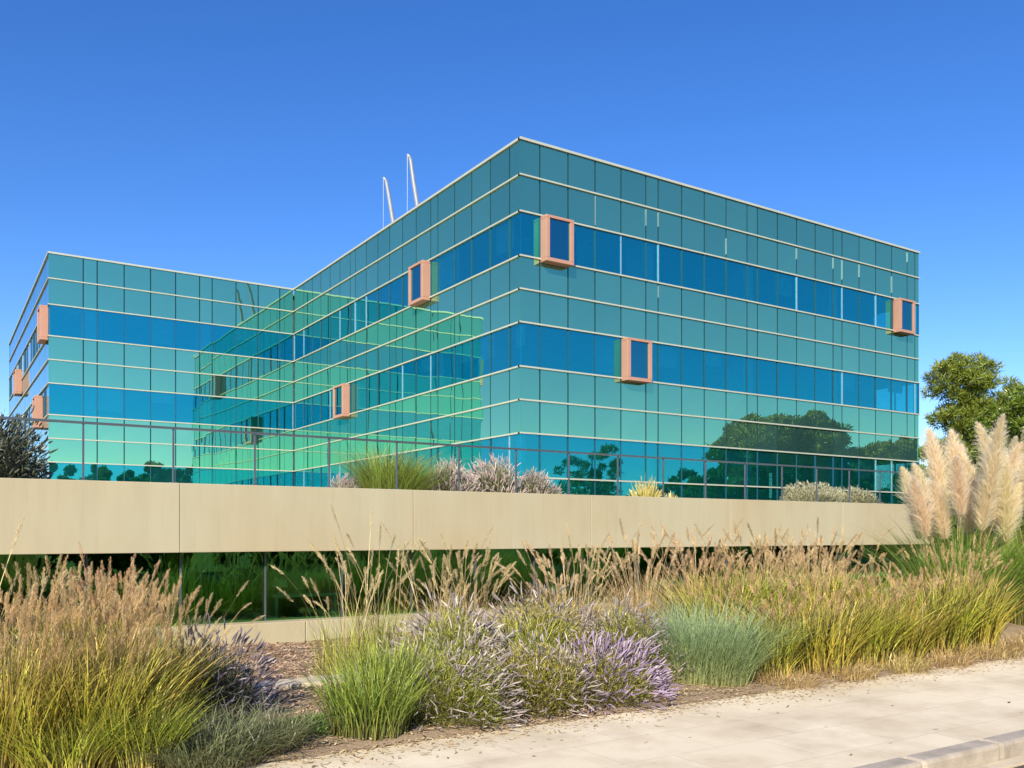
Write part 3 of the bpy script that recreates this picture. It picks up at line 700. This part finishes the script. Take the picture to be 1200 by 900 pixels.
plant('lavender', 'lavender', 6.15, 7.35, 1.15, 1.15, 5.1, 'faded lavender bush right of the violet one, touching the blue green shrub', 'lavender', LV)
plant('lavender_violet', 'lavender', 5.42, 6.68, 1.15, 1.12, .4, 'violet flowering lavender spreading over the pavement edge', 'lavender')
plant('yellow_tuft', 'grass_tuft', 5.0, 7.55, 1.0, 1.02, .9, 'bright yellow green grass rising between the faded lavenders', 'grass clump')
plant('santolina', 'santolina', 6.95, 6.95, 1.05, 1.15, .4, 'fluffy blue green shrub between lavender and golden meadow grass', 'shrub')
MG = 'meadow grasses along the right of the pavement'
for k, (kd, x, y, s, h, lb) in enumerate([
    ('meadow', 7.85, 6.87, .95, .85, 'yellow green meadow grass touching the right side of the blue green shrub'),
    ('meadow_b', 8.6, 6.82, 1, .88, 'second front meadow grass to the right of the blue green shrub'),
    ('meadow', 9.4, 6.82, 1, .92, 'third front meadow grass right of the blue green shrub, bright green core'),
    ('meadow_b', 10.2, 6.87, 1, .92, 'fourth front meadow grass right of the blue green shrub'),
    ('meadow', 11.05, 6.92, 1.05, .95, 'fifth front meadow grass, second before the pampas grass'),
    ('meadow_b', 11.9, 7.02, 1.05, .97, 'last front meadow grass directly before the pampas grass'),
    ('meadow_b', 8.4, 8.10, 1.05, 1.0, 'leftmost meadow grass of the back row, orange seed heads'),
    ('meadow', 9.35, 8.20, 1.05, 1.03, 'second meadow grass of the back row from the left'),
    ('meadow_b', 10.35, 8.25, 1.1, 1.05, 'third meadow grass of the back row with dense orange seed heads'),
    ('meadow', 11.35, 8.35, 1.1, 1.08, 'rightmost meadow grass of the back row, left of pampas plumes')]):
    plant(kd, 'meadow_grass', x + R.uniform(-.15, .15), y + R.uniform(-.05, .15), s * R.uniform(.85, 1.08), h * R.uniform(.84, 1.06), k * 1.7, lb, 'grass clump', MG)
FG = 'beige fountain grasses in front of the low glass'
for k, (kd, x, y, s, h, lb) in enumerate([
    ('fountain', 8.35, 9.5, 1.0, 1.0, 'beige fountain grass fanning over the parapet near the picture centre right'),
    ('fountain', 9.7, 9.9, 1.05, 1.02, 'beige fountain grass second from left of the tall fanned row'),
    ('fountain', 11.1, 9.7, 1.05, 1.0, 'beige fountain grass third in the tall fanned row'),
    ('fountain', 12.6, 9.9, 1.1, 1.05, 'beige fountain grass of the fanned row nearest the pampas grass'),
    ('fountain', 6.55, 8.9, .9, .84, 'fluffy beige fountain grass directly behind the tallest faded lavender'),
    ('fountain', 5.55, 9.6, .9, .88, 'slim beige fountain grass before the low glass above yellow green grass'),
    ('sparse', 3.7, 9.0, 1, .98, 'leftmost thin stand of stalks crossing the dark green glass'),
    ('sparse', 4.3, 9.4, 1, 1.22, 'thin stand of stalks with one bent head rising onto the cream band'),
    ('sparse', 4.95, 9.2, 1, 1.05, 'rightmost thin stand of stalks, above the leftmost faded lavenders'),
    ('sparse', 7.3, 9.6, 1, 1.15, 'thin stand of stalks between the fluffy and fanned fountain grasses'),
    ('sparse', .30, 7.3, .9, 1.07, 'few drooping grey tan plumes rising highest at the left picture edge'),
    ('sparse', 2.0, 8.6, .8, .72, 'few short arching stalks above the shaded lavender')]):
    plant(kd, 'fountain_grass', x, y, s, h, k * 2.1, lb, 'grass clump', FG)
DT = 'dry straw tufts along the pavement edge'
for k, (x, y, s, h) in enumerate([(7.6, 6.38, 1, .9), (8.5, 6.35, 1.1, 1), (9.5, 6.35, 1, 1.1), (10.4, 6.38, 1.1, 1.0), (11.4, 6.4, 1.2, 1.1), (12.4, 6.45, 1.3, 1.2), (13.5, 6.5, 1.4, 1.2)]):
    plant('dry_tuft', 'dry_grass_tuft', x, y, s, h, k * 1.3, 'short dry straw tuft at the foot of the meadow grasses by the pavement', 'grass clump', DT)

# pampas grass: arching leaves, each big plume a part
def pampas_leaves():
    return grass_leaves(3200, 2.25, .60, .50, .017, M['pampas_leaf'], seg=7, droop=(.1, .5), hmin=.4)
PL = pampas_leaves()
def plume_mesh(L_, wd, n=2600):
    u = U(0, 1, n); bend = .16 * L_ * u ** 2
    C = np.stack([bend, np.zeros(n), L_ * u], -1)
    env = np.sin(pi * np.clip(u * .88 + .10, 0, 1)) ** .7 * (1 - .35 * u)
    az = U(0, 2 * pi, n); rr = wd * env * U(0, .6, n)
    C += np.stack([np.cos(az) * rr, np.sin(az) * rr, np.zeros(n)], -1)
    D = np.stack([np.cos(az) * .35 + .3 * u, np.sin(az) * .35, np.full(n, 1.0)], -1)
    Q, hg = hairs(C, D, wd * 1.4 * env * U(.5, 1.4, n) + .02, np.full(n, .0052), .40)
    return np_mesh('plume', Q, U(0, 1, n), hg, M['plume_pampas'])
PM = [plume_mesh(1.15, .150, 2600), plume_mesh(.95, .15, 2200), plume_mesh(1.3, .145, 2800)]
def pampas(x, y, s, rz, specs, label):
    t = thing('pampas_grass', label, 'pampas grass', (x, y, 0.0), rz, 'pampas grasses at the right end of the bed')
    lo = bpy.data.objects.new('foliage', PL); col.objects.link(lo); lo.parent = t; lo.scale = (s, s, s)
    for k, (dx, dy, hh, lean, az, pm) in enumerate(specs):
        mb = MB(); n = 7; pts = [(dx * .4 + (dx * .6 + lean * cos(az)) * (i / n) ** 1.6, dy * .4 + (dy * .6 + lean * sin(az)) * (i / n) ** 1.6, hh * i / n) for i in range(n + 1)]
        mb.tube(pts, [.011 - .0007 * i for i in range(n + 1)], 5); st = mb.build('stem', M['g_dry'], t, smooth=True)
        p = bpy.data.objects.new('plume', PM[pm]); col.objects.link(p); p.parent = t; p.location = pts[-1]
        p.rotation_euler = (0, min(.5, lean * .5), az)
        q = R.uniform(.85, 1.15); p.scale = (q * 1.1, q * 1.1, q)
R2 = random.Random(5)
def specs(n, sp, h0, h1):
    out = []
    for i in range(n):
        a = 2 * pi * i / n + R2.uniform(-.3, .3); r = sp * R2.uniform(.2, 1)
        out.append((r * cos(a), r * sin(a), R2.uniform(h0, h1), R2.uniform(.05, .30), a + R2.uniform(-.5, .5), R2.randrange(3)))
    return out
pampas(14.35, 8.45, 1.0, .3, specs(15, .60, 1.35, 2.25), 'left and fuller pampas grass, its plumes leaning toward the glass building')
pampas(15.5, 7.75, 1.0, 1.9, specs(14, .70, 1.3, 2.2), 'right pampas grass at the picture edge with deep green leaves')
pampas(17.1, 9.4, 1.0, 3.0, specs(8, .60, 1.4, 2.2), 'rear pampas grass mostly hidden behind the two front ones')

# terrace planting
TZ = 2.06
plant('dark_shrub', 'shrub', .82, 14.10, 1.0, 1.10, .4, 'dark grey green shrub on the terrace at the left picture edge', 'shrub', z=TZ)
plant('dark_shrub', 'shrub', -.5, 14.6, .9, .9, 2, 'second dark shrub on the terrace just outside the left picture edge', 'shrub', z=TZ)
TB = 'blossoming shrubs on the terrace behind the railing'
plant('terrace_grass', 'ornamental_grass', 7.2, 15.20, 1.15, 1.36, .4, 'feathery yellow green grass mound on the terrace behind the railing', 'grass clump', z=TZ)
plant('terrace_bloom', 'shrub', 6.45, 15.60, .6, .75, .4, 'small pale blossoming shrub left of the feathery terrace grass', 'shrub', TB, z=TZ)
plant('terrace_bloom', 'shrub', 8.35, 15.10, 1, 1.12, 1.4, 'pink cream blossoming terrace shrub beside the feathery grass', 'shrub', TB, z=TZ)
plant('terrace_bloom', 'shrub', 9.45, 15.20, 1, 1.28, 2.9, 'middle pink cream blossoming terrace shrub, tallest of the three', 'shrub', TB, z=TZ)
plant('terrace_bloom', 'shrub', 10.45, 15.30, .95, 1.0, 4.4, 'right pink cream blossoming terrace shrub before the corner of the tower', 'shrub', TB, z=TZ)
plant('succulent', 'succulent', 13.45, 15.20, 1.4, 1.9, .4, 'yellow succulent plant on the terrace between two railing posts', 'succulent', z=TZ)
plant('succulent', 'succulent', 14.35, 15.40, 1.0, 1.1, 1.8, 'smaller succulent right of the yellow one on the terrace', 'succulent', z=TZ)
SM = 'silvery mounds on the terrace near the far right of the railing'
plant('silver_mound', 'shrub', 18.0, 14.4, 1.0, 1.0, .4, 'left silvery green mound on the terrace behind the right railing', 'shrub', SM, z=TZ)
plant('silver_mound', 'shrub', 19.45, 14.40, .95, .9, 2.4, 'right silvery green mound on the terrace beside the pampas plumes', 'shrub', SM, z=TZ)

# concrete edging slab in the mulch
mb = MB(); mb.box(2.55, 3.75, 8.28, 8.62, .04, .17); tag(mb.build('edging_slab', M['edge'], bevel=.012), 'pale concrete slab lying in the mulch left of the green grass', 'slab')

# ------------------------------------------------------------------ trees
def crown(name, mat_, blobs, n, ls, lw, parent, flat=1.0):
    """Leaves gathered in many clumps over the crown volume, with gaps between."""
    Qs = []; Rn = []; H = []
    ws = np.array([b[3] * b[4] for b in blobs]); ws = ws / ws.sum()
    for b, wt in zip(blobs, ws):
        cx, cy_, cz, rh, rv = b; k = max(6, int(rh * rh * 5)); m = int(n * wt / k)
        for _ in range(k):
            v = G.normal(0, 1, 3); v /= np.linalg.norm(v); q = U(.45, 1.0, 1)[0] ** .6
            c = np.array([cx, cy_, cz]) + v * np.array([rh, rh, rv]) * q
            cr = rh * U(.20, .36, 1)[0]
            d = G.normal(0, 1, (m, 3)); d /= np.linalg.norm(d, axis=1, keepdims=True)
            P = c + d * (U(.25, 1, m) ** .5)[:, None] * np.array([cr, cr, cr * .72])
            Q, hg = hairs(P, d + np.array([0, 0, .5]), ls * U(.6, 1.3, m), np.full(m, lw), .6)
            Qs.append(Q); Rn.append(np.clip(U(0, 1, m) * .7 + U(0, .3, 1)[0], 0, 1)); H.append(np.full((m, 4), .3 + .6 * U(0, 1, 1)[0]))
    return link(name, np_mesh(name, np.concatenate(Qs), np.concatenate(Rn), np.concatenate(H), mat_), parent)
def tree(name, label, x, y, h, blobs, leafmat, n, ls, lw, tr=.25, cat='tree', group=None, z=-.16, fork=.45):
    t = thing(name, label, cat, (x, y, z), 0, group)
    mb = MB(); mb.tube([(0, 0, 0), (.1 * tr, 0, h * .2), (.3 * tr, .2 * tr, h * fork), (0, .1, h * .8)], [tr * 1.2, tr, tr * .8, tr * .25], 10)
    for b in blobs:
        s = R.uniform(.5, .95) * fork * h
        mb.tube([(.2 * tr, .1, s), (b[0] * .5, b[1] * .5, (s + b[2]) * .5 + .1), (b[0] * .9, b[1] * .9, b[2])], [tr * .45, tr * .28, tr * .10], 6)
    mb.build('trunk', M['bark'], t, smooth=True)
    crown('crown', leafmat, blobs, n, ls, lw, t)
    return t
# right of the building
tree('pine_tree', 'tall olive green pine tree right of the glass building', 58.0, 33.5, 13.0,
     [(-1.5, 0, 11.6, 2.2, 1.5), (.6, .5, 12.2, 2.0, 1.4), (2.0, -.5, 10.8, 2.0, 1.5), (-1.8, -.5, 9.2, 1.7, 1.0), (.4, 0, 9.6, 2.1, 1.3), (2.4, 0, 8.2, 2.2, 1.5), (-2.3, .4, 7.0, 1.6, .9), (0, 0, 6.6, 2.3, 1.5), (2, 0, 5, 2.2, 1.6), (-1.5, 0, 4.6, 2.2, 1.5)],
     M['pine'], 42000, .30, .06, .32)
tree('broadleaf_tree', 'bright green round tree at the right picture edge behind pampas plumes', 52.5, 27.0, 10.0,
     [(0, 0, 8.6, 2.2, 1.6), (-2.0, .6, 7.2, 1.9, 1.5), (2, -.6, 8.3, 2.4, 1.8), (.5, 0, 6.6, 2.6, 1.8), (0, 0, 5, 3.2, 2.0), (3.4, -1.5, 6, 2.6, 2.4), (-1.8, 0, 3.4, 2.3, 1.6)],
     M['leaf_green'], 60000, .20, .09, .25)
tree('broadleaf_tree', 'lower green tree filling the gap under the tall pine', 49.0, 31.0, 6.0,
     [(0, 0, 4.2, 2.3, 1.5), (-1.6, .5, 3, 1.8, 1.4), (1.8, 0, 3, 2.2, 1.8), (0, 0, 1.9, 2.6, 1.3)], M['leaf_green'], 26000, .20, .09, .2)
tree('large_shrub', 'wide low green shrub glimpsed between the pampas plumes at the right edge', 41.0, 21.0, 4.0,
     [(0, 0, 2.2, 2.0, 1.3), (-2.4, 1.2, 1.8, 1.8, 1.2), (2.4, -1.2, 2.2, 2.2, 1.5), (4.6, -2.4, 2.0, 2.0, 1.4), (0, 0, .9, 2.4, .9), (2.6, -1.3, .9, 2.4, .9)], M['leaf_green'], 36000, .20, .11, .12, cat='shrub')
# across the street: seen mirrored in the glass
def reflected(nm, lab, x, y, h, r, m, n, airy=False, group=None, flatcrown=False):
    q = random.Random(int(x * 10)); bl = []
    if flatcrown:
        for i in range(11):
            a = i * 2.4; d = r * .62 * math.sqrt(i / 11); bl.append((d * cos(a), d * sin(a), h - 2.4 - .22 * d * d / r + q.uniform(-.3, .3), r * .38, 2.0))
        for i in range(7):
            a = i * .9; bl.append((r * .75 * cos(a), r * .75 * sin(a), h - 4.3, r * .28, 1.6))
        for i in range(9):
            a = i * .7; bl.append((r * .62 * cos(a), r * .62 * sin(a), h - 6.6, r * .30, 1.7)); bl.append((r * .5 * cos(a), r * .5 * sin(a), h - 9.2, r * .30, 1.7))
        fk = .5
    else:
        k = 9
        for i in range(k):
            a = i * 2.4; f = i / k; d = r * .55 * math.sin(pi * (0.15 + .75 * f)) ; bl.append((d * cos(a), d * sin(a), h * (.18 + .68 * f), r * (.62 - .22 * f), h * .15))
        fk = .3
    return tree(nm, lab, x, y, h, bl, m, n, .32 if not airy else .24, .20 if not airy else .10, .28, 'tree', group, fork=fk)
RG = 'street trees across the road mirrored in the glass'
reflected('stone_pine', 'broad umbrella shaped stone pine mirrored in the right of the glass facade', 78.2, -12, 14.7, 7.9, M['pine_dark'], 300000, flatcrown=True, group=RG)
reflected('stone_pine', 'farther stone pine mirrored at the right corner of the glass facade', 101.0, -13.0, 13.6, 6.5, M['pine_dark'], 120000, flatcrown=True, group=RG)
reflected('broadleaf_tree', 'airy tree mirrored in the glass right of the building corner', 50.5, -10.5, 10.6, 3.4, M['leaf_green'], 14000, airy=True, group=RG)
for i, (x, y, h, r) in enumerate([(12.5, -11.5, 8.8, 3.2), (17.0, -11.5, 10.2, 3.3), (21.5, -11.5, 11.0, 3.6), (26.0, -11.5, 10.8, 3.0), (6.5, -11.5, 7.5, 3.3), (0.5, -12, 8.5, 3.4), (34, -11.5, 5.2, 3.0), (39.5, -11, 5.0, 3.0), (45, -11.5, 5.6, 3.2), (56.5, -11, 5.8, 3.2), (62, -12, 5.2, 3.2), (79, -10.5, 7.0, 4.5), (88, -11, 8, 4.5), (71, -13, 9.5, 5), (77, -15, 10.5, 6), (84, -14, 9.5, 5), (66, -14, 8, 4.5), (96, -13, 9, 5), (104, -14, 9, 5)]):
    reflected('street_tree', ['low leafy street tree mirrored in the green glass, number along the far kerb not told apart from neighbours'][0].replace(', number along the far kerb not told apart from neighbours', ' of the low building'), x, y, h, r, M['leaf_green'] if i % 3 else M['pine_dark'], 34000, group=RG)
for i, (x0, x1, hh) in enumerate([(-12, 8, 4.6), (11, 28, 10.8), (31, 66, 5.6), (67, 118, 9.5)]):
    t = thing('hedge', ['dark hedge mirrored in the low green glass at the left, shorter than its neighbour', 'tall clipped hedge mirrored low in the left wing between the railing posts', 'dark hedge mirrored beside the airy tree low in the facade', 'tall dark hedge under the mirrored stone pines'][i], 'hedge', ((x0 + x1) / 2, -17.5, -.16), 0, 'hedges across the road')
    n_ = int((x1 - x0) / 2.4); bl = [((k + .5) * 2.4 - (x1 - x0) / 2, 0, hh * .5 + R.uniform(-.3, .3), 1.8, hh * .5) for k in range(n_)]
    crown('foliage', M['leaf_green'], bl, 40000, .34, .24, t)
print('objects', len(bpy.data.objects), 'verts', sum(len(m.vertices) for m in bpy.data.meshes))
